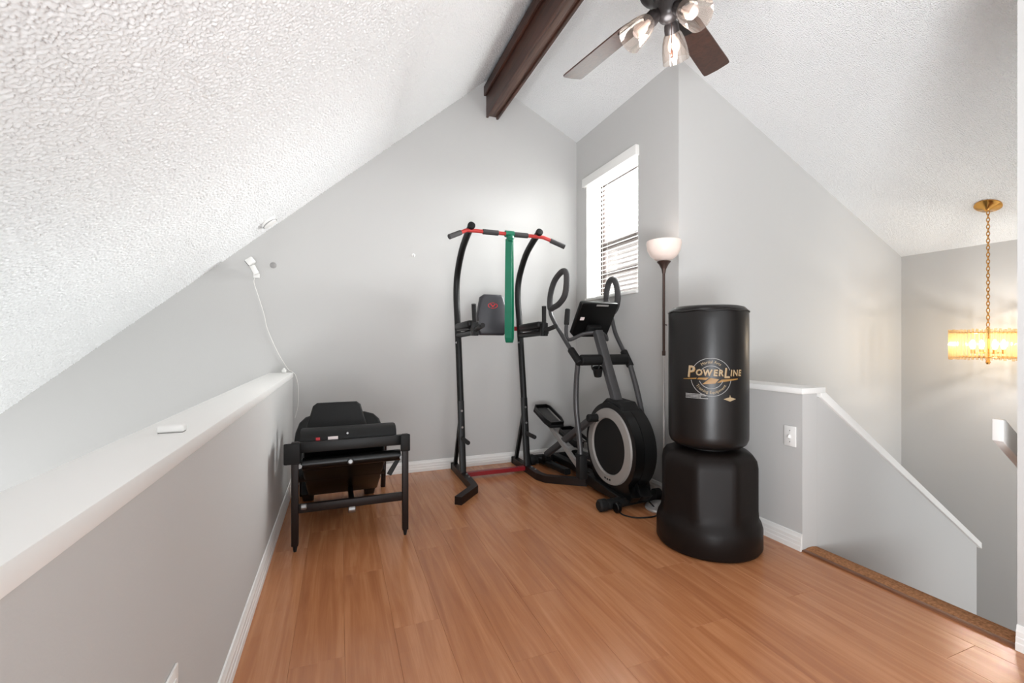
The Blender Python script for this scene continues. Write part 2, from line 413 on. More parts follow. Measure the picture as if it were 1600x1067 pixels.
def popcorn_sheet():
    """the sprayed ceiling texture on the near side as real relief: band-limited lumps about a centimetre apart"""
    st_, ya, yb, sa, sb = .0052, -.2, YF - .001, -2.9, XRG - .002
    cosA = 1 / math.sqrt(1 + .8675 ** 2)
    nu = int((sb - sa) / cosA / st_); nv = int((yb - ya) / st_)
    rng = np.random.default_rng(3)
    F = np.fft.rfft2(rng.standard_normal((nu, nv)))
    fu = np.fft.fftfreq(nu)[:, None]; fv = np.fft.rfftfreq(nv)[None, :]
    f = np.sqrt(fu ** 2 + fv ** 2) / st_
    h = np.fft.irfft2(F * np.exp(-((f - 62) / 34) ** 2), s=(nu, nv)); h /= h.std()
    h = np.where(h > 0, .55 * h, h)
    h = np.clip(h, -2.2, 1.2) * .0034
    U = np.linspace(sa, sb, nu)[:, None] * np.ones((1, nv)); Y = np.linspace(ya, yb, nv)[None, :] * np.ones((nu, 1))
    n = np.array((.8675, -1.0)) * cosA
    co = np.empty((nu, nv, 3), np.float32); co[..., 0] = U + h * n[0]; co[..., 1] = Y; co[..., 2] = 2.550 + .8675 * U + h * n[1]
    i = np.arange(nu * nv).reshape(nu, nv)
    q = np.stack([i[:-1, :-1], i[1:, :-1], i[1:, 1:], i[:-1, 1:]], -1).reshape(-1, 4)
    me = bpy.data.meshes.new('popcorn_texture'); me.vertices.add(nu * nv); me.vertices.foreach_set('co', co.ravel())
    me.loops.add(q.size); me.loops.foreach_set('vertex_index', q.ravel().astype(np.int32))
    me.polygons.add(len(q)); me.polygons.foreach_set('loop_start', np.arange(0, q.size, 4, dtype=np.int32))
    me.update(calc_edges=True); me.polygons.foreach_set('use_smooth', np.ones(len(q), bool)); me.validate()
    me.materials.append(M['popcorn_plain'])
    o = bpy.data.objects.new('popcorn_texture', me); COL.objects.link(o); o.parent = cl_; o['kind'] = 'stuff'
    return o


popcorn_sheet()
b = B()
b.prism([(XRG, zr(XRG)), (XE + .1, zr(XE + .1)), (XE + .1, zr(XE + .1) + .12), (XRG, zr(XRG) + .12)], 'y', YB, YG + .1)
b.prism([(XRG, zr(XRG)), (XW + .2, zr(XW + .2)), (XW + .2, zr(XW + .2) + .12), (XRG, zr(XRG) + .12)], 'y', YG + .1, YF)
obj('ceiling_right', b, 'popcorn', kind='structure')
obj('floor_below', B().box(-3.4, XE, YB, YF, -2.75, -2.6), 'bounce_floor', kind='structure')
# half walls with their caps
obj('wall_half_left', B().box(-.525, XL, YB, YF, -2.6, .886), 'wall', kind='structure')
obj('trim_1', B().box(-.538, XL + .004, YB, YF, .886, .926, .004), 'trim', kind='structure')
obj('wall_half_right', B().box(XR, XR + .12, YP, YG, -2.6, .884), 'wall', kind='structure')
obj('trim_2', B().box(XR - .014, XR + .185, YP - .008, YG, .884, .917, .004), 'trim', kind='structure')
SL = -.686


def rake(x): return .862 + SL * (x - 2.56)


b = B(); b.prism([(XR + .1205, -2.6), (4.20, -2.6), (4.20, rake(4.20)), (2.56, rake(2.56)), (XR + .1205, .862)], 'y', YP, YP + .12)
obj('wall_stair_rake', b, 'wall', kind='structure')
b = B(); b.prism([(2.56, rake(2.56)), (4.235, rake(4.235)), (4.235, rake(4.235) + .042), (2.60, rake(2.60) + .042 + .012), (2.56, rake(2.56) + .022)], 'y', YP - .014, YP + .135, .003)
obj('trim_3', b, 'trim', kind='structure')


def baseboard(name, p0, p1, nrm):
    """stepped moulding from p0 to p1 (2D), thickness along nrm"""
    prof = [(0, 0), (.016, 0), (.016, .028), (.0135, .032), (.0135, .050), (.0115, .054), (.0115, .072), (.008, .080), (.006, .094), (0, .096)]
    b = B(); d = Vector((p1[0] - p0[0], p1[1] - p0[1], 0)); n = Vector((*nrm, 0))
    A = [b.bm.verts.new(Vector((*p0, 0)) + n * t + Vector((0, 0, z))) for t, z in prof]
    C = [b.bm.verts.new(Vector((*p1, 0)) + n * t + Vector((0, 0, z))) for t, z in prof]
    k = len(prof); b.bm.faces.new(A); b.bm.faces.new(list(reversed(C)))
    for i in range(k): b.bm.faces.new((A[i], C[i], C[(i + 1) % k], A[(i + 1) % k]))
    return obj(name, b, 'trim', kind='structure', sharp=20)


baseboard('baseboard_left', (XL, YB), (XL, YF), (1, 0))
baseboard('baseboard_back', (XL + .016, YF), (XW, YF), (0, -1))
baseboard('baseboard_window_side', (XW, YF - .016), (XW, YG), (-1, 0))
baseboard('baseboard_stairwell', (XW - .016, YG), (XR, YG), (0, -1))
baseboard('baseboard_right', (XR, YG - .016), (XR, YP), (-1, 0))
baseboard('baseboard_near', (XR, Y6 - .005), (XR, YB), (-1, 0))

# stairs going down to the right, carpeted, with a wood nosing strip at the floor's edge
st = thing('stair', (XR, 1.3, 0), None, None, kind='structure')
obj('wood_edge', B().box(XR - .006, XR + .022, Y6 - .004, YP, -.02, .010, .004), 'nosing', st)
b = B(); prof = [(.022, -.18), (.022, .008), (.04, .014), (.08, .015), (.115, .010), (.132, -.004), (.134, -.024), (.125, -.036), (.115, -.04), (.115, -.18)]
b.prism([(XR + a, z) for a, z in prof], 'y', Y6 - .004, YP - .001); obj('tread', b, 'carpet', st)
for k in range(1, 9):
    x0 = XR + .115 + (k - 1) * .262; z = -.18 * k
    obj('tread', B().prism([(x0, z - .18), (x0, z), (x0 + .262, z), (x0 + .29, z - .01), (x0 + .29, z - .03), (x0 + .262, z - .04), (x0 + .262, z - .18)], 'y', Y6 - .004, YP - .001), 'carpet', st)
b = B(); x0, x1 = 2.47, 3.3; yA, yB = .937, .972
b.prism([(x0, .780), (x0, .866), (x0 + .02, .866), (x1, .866 + SL * (x1 - x0)), (x1, .780 + SL * (x1 - x0))], 'y', yA, yB, .004)
hr = thing('handrail', (x0, .95, .8), 'white wooden handrail sloping down the stair behind the near wall corner', 'handrail')
obj('rail', b, 'trim', hr)
for xx in (2.75, 3.15):
    zz = .78 + SL * (xx - x0)
    obj('bracket', B().tube([(xx, yA + .015, zz), (xx, yA + .01, zz - .04), (xx, Y6 - .004, zz - .05)], .007, 8), 'zinc', hr)

# window: dark bronze frame, meeting rail, muntin, glass
wn = thing('window_1', (XW + .2, (WY0 + WY1) / 2, WZ0), None, None, kind='structure')
gx0, gx1 = XW + .165, XW + .205
b = B()
for (a0, a1, c0, c1) in ((WY0, WY0 + .04, WZ0, WZ1), (WY1 - .04, WY1, WZ0, WZ1)): b.box(gx0, gx1, a0, a1, c0, c1, .003)
obj('side_frame', b, 'winframe', wn)
for zz, hh in ((WZ0, .045), (WZ1 - .045, .045)): obj('end_frame', B().box(gx0, gx1, WY0 + .04, WY1 - .04, zz, zz + hh, .003), 'winframe', wn)
zm = 2.10
obj('meeting_rail', B().box(gx0 - .012, gx1, WY0 + .04, WY1 - .04, zm, zm + .05, .003), 'winframe', wn)
obj('sash_rail', B().box(gx0 - .006, gx1 - .01, WY0 + .04, WY1 - .04, 1.835, 1.865, .003), 'winframe', wn)
for z0, z1 in ((WZ0 + .045, zm), (zm + .05, WZ1 - .045)): obj('pane', B().box(gx0 + .018, gx0 + .022, WY0 + .04, WY1 - .04, z0, z1), 'pane', wn)
obj('sill', B().box(XW - .022, gx0, WY0 - .0, WY1 + .0, WZ0 - .002, WZ0 + .022, .004), 'trim', wn)
jb = B(); jb.box(XW + .002, gx0, WY1 - .006, WY1 - .0005, WZ0 + .022, WZ1); jb.box(XW + .002, gx0, WY0 + .0005, WY0 + .006, WZ0 + .022, WZ1); jb.box(XW + .002, gx0, WY0 + .006, WY1 - .006, WZ1 - .006, WZ1 - .0005)
obj('jamb_lining', jb, 'trim', wn)
# the blind
bl = thing('window_blind', (XW + .09, (WY0 + WY1) / 2, WZ0 + .03), 'white horizontal slat blind hanging open in the window above the elliptical machine', 'blind')
obj('valance', B().box(XW - .035, XW + .03, WY0 - .01, WY1 + .03, WZ1 - .075, WZ1 + .01, .004), 'trim', bl)
bx = XW + .105
obj('headrail', B().box(bx - .028, bx + .028, WY0 + .012, WY1 - .055, WZ1 - .05, WZ1 - .008, .003), 'slat', bl)
ns = 25; s0 = None
for i in range(ns):
    z = WZ0 + .075 + i * (WZ1 - .075 - WZ0 - .075) / (ns - 1)
    if s0 is None:
        b = B(); pr = []
        L = [(-.025, -.002), (-.012, .001), (0, .002), (.012, .001), (.025, -.002)]
        poly = [(bx + a, z + c + a * .20) for a, c in L] + [(bx + a, z + c - .0025 + a * .20) for a, c in reversed(L)]
        b.prism(poly, 'y', WY0 + .012, WY1 - .055); s0 = obj('slat', b, 'slat', bl); zs0 = z
    else: copy_part(s0, (0, 0, z - zs0))
obj('bottom_rail', B().box(bx - .026, bx + .026, WY0 + .012, WY1 - .055, WZ0 + .028, WZ0 + .048, .003), 'slat', bl)
for yy in (WY0 + .12, WY1 - .17):
    for dx in (-.027, .027): obj('ladder_cord', B().cyl((bx + dx, yy, WZ0 + .04), (bx + dx, yy, WZ1 - .04), .0016, 6), 'white_cord', bl)
obj('tilt_wand', B().cyl((bx - .045, WY1 - .10, WZ1 - .60), (bx - .045, WY1 - .10, WZ1 - .05), .004, 8), 'plastic', bl)

# house across the way, seen faintly through the blind
nh = thing('neighbour_house', (9.0, 11.0, -2.6), 'pale neighbouring house with a sloping roof seen through the window blind', 'house')
obj('house_wall', B().box(7.5, 12.5, 9.5, 14, -2.6, 2.6), 'stucco', nh)
obj('house_roof', B().prism([(9.2, 2.5), (14.3, 2.5), (11.75, 5.2)], 'x', 7.1, 12.9), 'roofshingle', nh)

# ridge beam: side boards, a recessed underside and a thicker upper board
BZ0, BZ1 = 3.330, 3.71
bm_ = thing('ceiling_beam', (XRG, 1.2, BZ0), None, None, kind='structure')
XB = 1.372
y0, y1 = YB, YF
obj('side_board', B().box(XB - .062, XB - .040, y0, y1, BZ0, BZ1 - .07, .003), 'beam', bm_)
obj('side_board', B().box(XB + .040, XB + .062, y0, y1, BZ0, BZ1 - .05, .003), 'beam', bm_)
obj('cap_board', B().box(XB - .086, XB - .0625, y0, y1, BZ0 + .205, BZ1 - .085, .003), 'beam', bm_)
obj('cap_board', B().box(XB + .0625, XB + .086, y0, y1, BZ0 + .205, BZ1 - .06, .003), 'beam', bm_)
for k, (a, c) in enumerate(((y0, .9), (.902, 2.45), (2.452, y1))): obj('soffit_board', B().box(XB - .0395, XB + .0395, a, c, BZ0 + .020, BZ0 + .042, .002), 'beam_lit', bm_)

# ------------------------------------------------------------------ power tower
TX0, TX1 = 0.985, 1.585
pt = thing('power_tower', ((TX0 + TX1) / 2, 3.65, 0), 'black and red pull-up tower with padded backrest standing against the far wall', 'pull-up tower')


def upright(x):
    return [(x, 3.72, .055), (x, 3.80, .75), (x, 3.885, 1.36), (x, 3.935, 1.58), (x, 3.93, 1.74), (x, 3.85, 1.90), (x, 3.70, 2.02), (x, 3.50, 2.115)]


for x in (TX0, TX1):
    low = [(x, 3.70, .05), (x, 3.775, .66)]
    obj('lower_post', B().bar(low, .052, .052, up=(0, -1, .1), rnd=.008), 'black', pt)
    up_ = smooth([(x, 3.775, .66), (x, 3.83, 1.02), (x, 3.885, 1.36), (x, 3.925, 1.60), (x, 3.89, 1.78), (x, 3.745, 1.955), (x, 3.585, 2.05), (x, 3.43, 2.112)], 6)
    obj('upright', B().tube(up_, .0285, 16, up=(1, 0, 0)), 'black', pt)
    obj('end_cap', B().lathe([(0, -.02), (.030, -.02), (.032, -.005), (.030, .008), (0, .012)], (x, 3.43, 2.112), (0, -.92, .37), 16), 'blackmatte', pt)
    s = -1 if x == TX0 else 1
    foot = [(x, 4.015, .03), (x, 3.45, .03), (x + s * .03, 3.36, .03), (x + s * .30, 3.155, .03)] if s > 0 else [(x, 4.015, .03), (x, 3.40, .03), (x - .005, 3.33, .03), (x - .19, 3.12, .03)]
    ft = obj('foot', B().bar(foot, .058, .055, up=(0, 0, 1)), 'brownblack', pt)
    for e, d in ((foot[0], (0, 1, 0)),):
        obj('foot_cap', B().box(e[0] - .031, e[0] + .031, e[1] - .03, e[1] + .006, .001, .064, .006), 'blackmatte', ft)
    obj('brace', B().bar([(x, 3.97, .05), (x, 3.785, .50)], .03, .03, up=(1, 0, 0)), 'black', pt)
    for yy, zz in ((3.748, .44), (3.765, .58)):
        obj('bolt', B().cyl((x, yy - .022, zz), (x, yy - .034, zz - .001), .010, 8), 'zinc', pt)
    for yy in (3.54, 3.62, 3.80): obj('bolt', B().cyl((x + .012, yy, .058), (x + .012, yy, .066), .009, 8), 'zinc', pt)
    obj('foot_peg', B().tube([(x, 3.72, .345), (x, 3.53, .345)], .018, 12), 'foam', pt)
obj('floor_crossbar', B().bar([(TX0 + .028, 3.70, .035), (TX1 - .028, 3.70, .035)], .034, .045, up=(0, 0, 1)), 'red', pt)
# rear tie bars carrying the back pad
obj('rear_bar', B().bar([(TX0 + .02, 3.90, 1.30), (TX1 - .02, 3.90, 1.30)], .04, .04, up=(0, 0, 1)), 'red', pt)
xc = (TX0 + TX1) / 2
# pull-up bar
pb = obj('pull_up_bar', B().tube(smooth([(TX0 - .185, 3.41, 2.0), (TX0 - .06, 3.445, 2.062), (TX0, 3.45, 2.075), (xc, 3.45, 2.075), (TX1, 3.45, 2.075), (TX1 + .07, 3.445, 2.064), (TX1 + .225, 3.41, 2.0)], 6), .0155, 12), 'redbar', pt)
for a, c in (((TX0 - .19, 3.409, 1.998), (TX0 - .085, 3.438, 2.050)), ((TX1 + .230, 3.409, 1.998), (TX1 + .105, 3.437, 2.050))): obj('hand_grip', B().cyl(a, c, .021, 14, .003), 'foamgrey', pb)
for a, c in ((TX0 + .10, TX0 + .235), (TX1 - .235, TX1 - .10)): obj('hand_grip', B().cyl((a, 3.45, 2.075), (c, 3.45, 2.075), .022, 14, .003), 'foamgrey', pb)
# back pad (tapered, padded)
pad = B(); rows = []
poly = [(-.105, .19), (.075, .19), (.125, -.04), (.125, -.15), (.10, -.185), (-.115, -.185), (-.135, -.15), (-.125, .14)]
pad.prism([(xc - .015 + a, 1.41 + c) for a, c in [(-.075, .19), (.085, .19), (.115, .165), (.14, -.02), (.14, -.14), (.11, -.175), (-.11, -.175), (-.135, -.14), (-.135, .0), (-.11, .165)]], 'y', 3.74, 3.815, .022)
pd_ = obj('back_pad', pad, 'vinyl', pt, sharp=60)
# red printed emblem on the pad: two chevrons and a pill outline
em = B()
ex, ez = xc - .015, 1.50
for k in range(28):
    t0, t1 = 2 * PI * k / 28, 2 * PI * (k + 1) / 28
    if 3 < k % 14 < 5: continue
    q = [(ex + r_ * .046 * math.cos(t), 3.7385, ez + r_ * .026 * math.sin(t)) for t, r_ in ((t0, 1), (t1, 1), (t1, .84), (t0, .84))]
    em.bm.faces.new([em.bm.verts.new(p) for p in q])
for sx_ in (-1, 1):
    q = [(ex, 3.7385, ez - .016), (ex + sx_ * .028, 3.7385, ez + .014), (ex + sx_ * .016, 3.7385, ez + .014), (ex, 3.7385, ez - .002)]
    em.bm.faces.new([em.bm.verts.new(p) for p in q])
obj('printed_emblem', em, 'redprint', pd_)
for s, x in ((-1, TX0), (1, TX1)):
    obj('arm_bar', B().tube([(x, 3.885, 1.235), (x + .0, 3.30, 1.255)], .0235, 12), 'black', pt)
    ar = B(); ar.obox(Vector((x, 3.58, 1.315)), .10, .42, .055, rotx(-.03), .018)
    obj('arm_pad', ar, 'vinylblack', pt, sharp=60)
    obj('pad_plate', B().box(x - .03, x + .03, 3.42, 3.80, 1.27, 1.287, .003), 'black', pt)
    obj('grip_block', B().box(x - .026, x + .026, 3.315, 3.37, 1.225, 1.335, .006), 'black', pt)
    obj('upright_grip', B().tube([(x, 3.34, 1.31), (x - .02, 3.30, 1.47)], .0185, 12), 'foam', pt)
    obj('dip_grip', B().tube([(x, 3.32, 1.27), (x, 3.13, 1.30)], .0185, 12), 'foam', pt)
    obj('bolt', B().cyl((x - .02, 3.845, 1.17), (x - .02, 3.835, 1.17), .010, 8), 'zinc', pt)

# green loop band hung from the pull-up bar (girth hitch)
bx_, by_ = 1.318, 3.45
rb = thing('resistance_band', (bx_, by_, 1.2), 'long green rubber resistance band looped over the pull-up bar', 'exercise band')
b = B()
dn = Vector((.66, .75, 0))
def bp(o_, z): return Vector((bx_, by_, z)) + dn * o_
loop = smooth([bp(-.012, 2.035), bp(-.020, 1.85), bp(-.028, 1.5), bp(-.030, 1.25), bp(-.024, 1.20), bp(0, 1.172), bp(.024, 1.20), bp(.030, 1.25), bp(.028, 1.5), bp(.020, 1.85), bp(.012, 2.035)], 6)
b.bar(loop, .060, .005, up=(.75, -.66, 0)); obj('hanging_loop', b, 'green', rb)
b = B()
b.bar([(bx_, by_ + .0245 * math.cos(t), 2.075 + .0245 * math.sin(t)) for t in [2 * PI * k / 18 for k in range(18)]], .075, .006, up=(1, 0, 0), closed=True)
obj('bar_wrap', b, 'green', rb)
obj('knot', B().lathe([(0, -.03), (.02, -.026), (.033, -.005), (.03, .012), (.012, .022), (0, .024)], (bx_, by_ - .020, 2.040), (0, 0, 1), 14), 'green', rb)

# ------------------------------------------------------------------ elliptical trainer
EX = 1.96
el = thing('elliptical_trainer', (EX, 3.1, 0), 'black and grey elliptical machine with a round flywheel cover below the window', 'elliptical machine')
cy, cz, HR = 2.835, .395, .325
prof = [(cy + HR * math.cos(t), cz + HR * math.sin(t)) for t in [math.radians(a) for a in range(-50, 231, 8)]]
prof += [(cy - .30, .10), (cy - .26, .055), (cy + .18, .055)]
# housing: two shells
obj('flywheel_cover', B().prism(prof, 'x', 1.885, EX - .004, .018), 'blackgloss', el, sharp=30)
obj('flywheel_cover', B().prism([(a, c) for a, c in prof], 'x', EX + .0, 2.06, .025), 'black', el, sharp=30)
rg = B()
seg = 64
for r0, r1 in ((.285, .208),):
    A = []
    for k in range(seg):
        t = 2 * PI * k / seg; A.append([rg.bm.verts.new((xx, cy + rr * math.cos(t), cz + rr * math.sin(t))) for rr, xx in ((r0, 1.886), (r0 - .006, 1.872), (r1 + .008, 1.868), (r1, 1.878), (r1, 1.886))])
    for k in range(seg):
        a, c = A[k], A[(k + 1) % seg]
        for j in range(4): rg.bm.faces.new((a[j], a[j + 1], c[j + 1], c[j]))
ro = obj('silver_ring', rg, 'ring', el)
st_ = B()
for k in range(3):
    t = math.radians(-90 - 7 + k * 7); st_.obox(Vector((1.8685, cy + .245 * math.cos(t), cz + .245 * math.sin(t))), .002, .018, .012, Matrix.Rotation(t + PI / 2, 3, 'X'))
obj('badge', st_, 'darkhole', ro)
obj('disc', B().lathe([(0, 0), (.06, .001), (.205, .003), (.208, 0)], (1.884, cy, cz), (-1, 0, 0), 48), 'blackmatte', el)
# mast and collar
obj('mast_collar', B().prism([(2.66, .66), (2.73, .735), (2.90, .745), (3.02, .66), (2.95, .62), (2.74, .62)], 'x', 1.895, 2.05, .015), 'blackmatte', el)
ma = [(EX, 2.83, .70), (EX, 3.115, 1.26)]
obj('mast', B().bar(ma, .062, .072, up=(0, -.88, .47), rnd=.012), 'gunmetal', el)
obj('pivot_tube', B().cyl((1.745, 3.02, 1.035), (2.175, 3.02, 1.035), .043, 20, .008), 'blackmatte', el)
# console: tablet tilted away from the camera
cR = rotx(-math.atan2(.185, .26) + 0)          # local z runs up the back of the console
cc = Vector((EX - .005, 3.168, 1.362))
ang = math.atan2(.185, .26)
cR = Matrix.Rotation(ang, 3, 'X')
cb = B()
pl = [(-.175, -.135), (-.14, -.165), (.14, -.165), (.175, -.135), (.175, .155), (.16, .165), (-.16, .165), (-.175, .155)]
cb.prism(pl, 'y', -.022, .022, .01)
for v in cb.bm.verts: v.co = cc + cR @ v.co
co = obj('console', cb, 'blackgloss', el)
cb = B(); cb.obox(Vector((0, 0, 0)), .13, .05, .10, None, .015)
for v in cb.bm.verts: v.co = cc + cR @ (v.co + Vector((0.005, -.038, -.085)))
obj('console_neck', cb, 'blackmatte', el)
cb = B(); cb.obox(Vector((0, 0, 0)), .11, .003, .014)
for v in cb.bm.verts: v.co = cc + cR @ (v.co + Vector((.02, -.0235, .148)))
obj('label_strip', cb, 'greydot', co)
cb = B(); cb.obox(Vector((0, 0, 0)), .036, .003, .028)
for v in cb.bm.verts: v.co = cc + cR @ (v.co + Vector((-.125, -.0235, .02)))
obj('sticker', cb, 'sticker', co)
# fixed grip bar that loops under the console
fb = smooth([(1.790, 3.31, 1.40), (1.770, 3.30, 1.27), (1.775, 3.26, 1.195), (1.86, 3.18, 1.24), (EX, 3.13, 1.255), (2.06, 3.18, 1.24), (2.145, 3.26, 1.195), (2.15, 3.30, 1.27), (2.13, 3.31, 1.40)], 6)
fo = obj('grip_bar', B().tube(fb, .0155, 10), 'gunmetal', el)
for xx in (1.786, 2.134): obj('pulse_grip', B().cyl((xx - .010 * (1 if xx < 2 else -1), 3.305, 1.32), (xx + .008 * (1 if xx < 2 else -1), 3.315, 1.455), .0225, 14, .005), 'foam', fo)
# swing arms
LX, RX = 1.735, 2.19
la_up = smooth([(LX, 3.035, 1.03), (LX, 3.155, 1.115), (LX, 3.29, 1.22), (LX, 3.41, 1.315), (LX, 3.515, 1.415), (LX, 3.535, 1.50)], 6)
sl = obj('swing_arm', B().tube(la_up, .0175, 12), 'gunmetal', el)
obj('arm_sleeve', B().cyl((LX, 3.01, 1.01), (LX, 3.155, 1.115), .030, 14, .006), 'blackmatte', sl)
lp = smooth([(LX, 3.53, 1.475), (LX, 3.525, 1.59), (LX, 3.45, 1.70), (LX, 3.32, 1.762), (LX, 3.235, 1.748), (LX, 3.225, 1.66), (LX, 3.26, 1.56), (LX, 3.36, 1.50), (LX, 3.46, 1.478)], 6, True)
obj('hand_loop', B().tube(lp, .0255, 12, True), 'foamgrey', sl)
la_lo = smooth([(LX, 3.04, 1.03), (LX + .005, 3.075, .85), (LX + .01, 3.085, .65), (LX + .02, 3.05, .40), (LX + .02, 3.02, .20)], 6)
so = obj('lower_arm', B().tube(la_lo, .021, 12), 'gunmetal', el)
obj('arm_boot', B().box(LX - .015, LX + .055, 2.985, 3.055, .11, .30, .012), 'blackmatte', so)
ra_up = smooth([(RX, 3.0, 1.00), (RX, 3.10, 1.12), (RX, 3.20, 1.25), (RX, 3.25, 1.37), (RX, 3.29, 1.48), (RX, 3.325, 1.54)], 6)
sr = obj('swing_arm', B().tube(ra_up, .0175, 12), 'gunmetal', el)
obj('arm_sleeve', B().cyl((RX, 2.99, .98), (RX, 3.085, 1.10), .030, 14, .006), 'blackmatte', sr)
lp = smooth([(RX, 3.325, 1.50), (RX, 3.335, 1.60), (RX, 3.30, 1.69), (RX, 3.25, 1.715), (RX, 3.195, 1.68), (RX, 3.165, 1.58), (RX, 3.185, 1.48), (RX, 3.25, 1.43)], 6, True)
obj('hand_loop', B().tube(lp, .0255, 12, True), 'foamgrey', sr)
ra_lo = smooth([(RX, 3.0, 1.0), (RX, 2.90, .78), (RX, 2.84, .60), (RX, 2.79, .44), (RX, 2.74, .30)], 6)
so2 = obj('lower_arm', B().tube(ra_lo, .021, 12), 'gunmetal', el)
obj('arm_boot', B().box(RX - .03, RX + .03, 2.71, 2.78, .23, .37, .012), 'blackmatte', so2)
# cup holder under the pivot tube
ch = obj('cup_holder', B().lathe([(.030, -.075), (.036, -.04), (.040, 0), (.037, 0), (.033, -.04), (.026, -.072), (0, -.072)], (1.90, 3.02, .975), (-.2, -.25, .95), 18), 'blackmatte', el)
obj('holder_ring', B().tube([(1.875 + .034 * math.cos(t), 3.01, .985 + .034 * math.sin(t)) for t in [2 * PI * k / 20 for k in range(20)]], .0065, 8, True), 'blackmatte', ch)
# crank and pedal beams
for s, cx_, ccx, end, rx in ((0, 1.845, (1.835, 2.985, .585), (1.80, 3.74, .125), 1.80), (1, 2.10, (2.11, 2.70, .22), (2.10, 3.66, .125), 2.10)):
    pbm = obj('pedal_beam', B().bar([ccx, end], .055, .05, up=(0, .3, 1), rnd=.012), 'gunmetal', el)
    obj('crank_hub', B().cyl((ccx[0] - .045, ccx[1], ccx[2]), (ccx[0] + .05, ccx[1], ccx[2]), .032, 16, .006), 'blackmatte', el)
    obj('roller', B().cyl((rx - .03, end[1], .085), (rx + .03, end[1], .085), .045, 18, .006), 'blackgloss', pbm)
    obj('track', B().bar([(rx, 3.33, .075), (rx, 3.87, .045)], .05, .06, up=(0, 0, 1), rnd=.01), 'black', el)
    if s == 0: pc = Vector((1.80, 3.70, .495)); sl_ = [(1.80, 3.74, .44), (1.79, 3.40, .30), (LX + .04, 3.06, .165)]; tilt = .30
    else: pc = Vector((2.10, 3.76, .265)); sl_ = [(2.10, 3.78, .235), (2.13, 3.3, .22), (RX - .02, 2.80, .27)]; tilt = .22
    obj('link_rod', B().bar(smooth(sl_, 6), .045, .022, up=(0, .4, 1)), 'silver', el)
    pe = B(); R_ = rotx(tilt)
    def tr(bb, d=Vector((0, 0, 0))):
        for v in bb.bm.verts: v.co = pc + R_ @ (v.co + d)
        return bb
    pdl = obj('pedal', tr(B().prism([(-.065, -.19), (.065, -.19), (.085, -.10), (.085, .15), (.06, .19), (-.06, .19), (-.085, .15), (-.085, -.10)], 'z', -.03, .0, .006)), 'blackmatte', el)
    rim = B(); rim.bar([(-.06, -.18, .012), (.06, -.18, .012), (.078, -.10, .012), (.078, .14, .012), (.055, .18, .012), (-.055, .18, .012), (-.078, .14, .012), (-.078, -.10, .012)], .034, .012, up=(0, 0, 1), closed=True)
    obj('pedal_rim', tr(rim), 'blackgloss', pdl)
    obj('foot_pad', tr(B().box(-.045, .045, -.15, .15, .0005, .006, .002)), 'foamgrey', pdl)
    for dx in (-.058, .058): obj('pad_stripe', tr(B().box(dx - .008, dx + .008, -.14, .14, .0005, .007, .002)), 'silver', pdl)
    obj('pedal_stem', tr(B().box(-.035, .035, -.09, .09, -.075, -.03, .012)), 'blackmatte', pdl)
# base
obj('base_rail', B().bar([(EX, 2.62, .075), (EX, 3.90, .06)], .06, .075, up=(0, 0, 1), rnd=.01), 'black', el)
obj('base_skirt', B().prism([(2.62, .03), (3.12, .03), (3.10, .12), (2.96, .10), (2.62, .075)], 'x', 1.845, 2.07, .008), 'black', el)
obj('front_stabilizer', B().cyl((1.735, 2.64, .042), (2.175, 2.68, .042), .036, 18, .004), 'blackmatte', el)
for xx, yy in ((1.70, 2.637), (2.20, 2.683)):
    obj('end_cap', B().cyl((xx - .035, yy, .044), (xx + .035, yy + .004, .044), .0425, 20, .012), 'blackmatte', el)
obj('transport_wheel', B().cyl((1.765, 2.582, .036), (1.80, 2.585, .036), .035, 18, .006), 'blackgloss', el)
obj('rear_stabilizer', B().cyl((1.735, 3.90, .046), (2.19, 3.90, .046), .042, 18, .006), 'blackmatte', el)
for xx in (1.72, 2.205): obj('end_cap', B().box(xx - .03, xx + .03, 3.855, 3.945, .001, .09, .014), 'blackmatte', el)
obj('power_cord', B().tube(smooth([(2.02, 2.60, .08), (2.05, 2.50, .006), (1.98, 2.43, .005), (1.85, 2.45, .005), (1.79, 2.53, .005), (1.80, 2.60, .02)], 6), .005, 8), 'blackmatte', el)

# ------------------------------------------------------------------ freestanding punching bag
BX, BY = 2.030, 2.025
pbag = thing('punching_bag', (BX, BY, 0), 'tall black freestanding punching bag on a rounded plastic base', 'punching bag')
R1, R2 = .288, .256
rows = [(0, .0, 0), (.25, .0, 0), (R1 - .01, .006, 0), (R1, .022, 0), (R1, .125, 0), (R1 - .008, .155, 0), (R1 - .022, .180, .1), (R2 + .004, .205, .6), (R2 - .004, .235, 1), (R2 - .004, .47, 1), (R2 - .010, .510, .95), (R2 - .028, .540, .8), (R2 - .062, .556, .5), (.14, .560, 0), (0, .560, 0)]
OA = math.radians(-147.5)


def octo(i, a, r):
    k = rows[i][2]
    d = ((a - OA) % (PI / 4)) - PI / 8
    return r * (1 - k) + k * r * min(1.055, 1.072 * math.cos(PI / 8) / math.cos(d))


b = B(); b.lathe([(r, z) for r, z, k in rows], (BX, BY, 0), (0, 0, 1), 96, octo)
bs_ = obj('base', b, 'bagbase', pbag, sharp=50)
obj('neck', B().cyl((BX, BY, .555), (BX, BY, .62), .13, 24), 'blackmatte', pbag)
RB = .219
rr = [(0, .578), (RB - .07, .572), (RB - .035, .578), (RB - .012, .595), (RB - .002, .62), (RB, .65), (RB, 1.30), (RB - .001, 1.345), (RB - .006, 1.362), (RB - .022, 1.378), (RB - .05, 1.386), (RB - .10, 1.384), (0, 1.378)]


def wob(i, a, r): return r * (1 + (.006 * math.sin(3 * a + i) + .004 * math.sin(7 * a + 2 * i)) * (1 if i > 6 else .25))


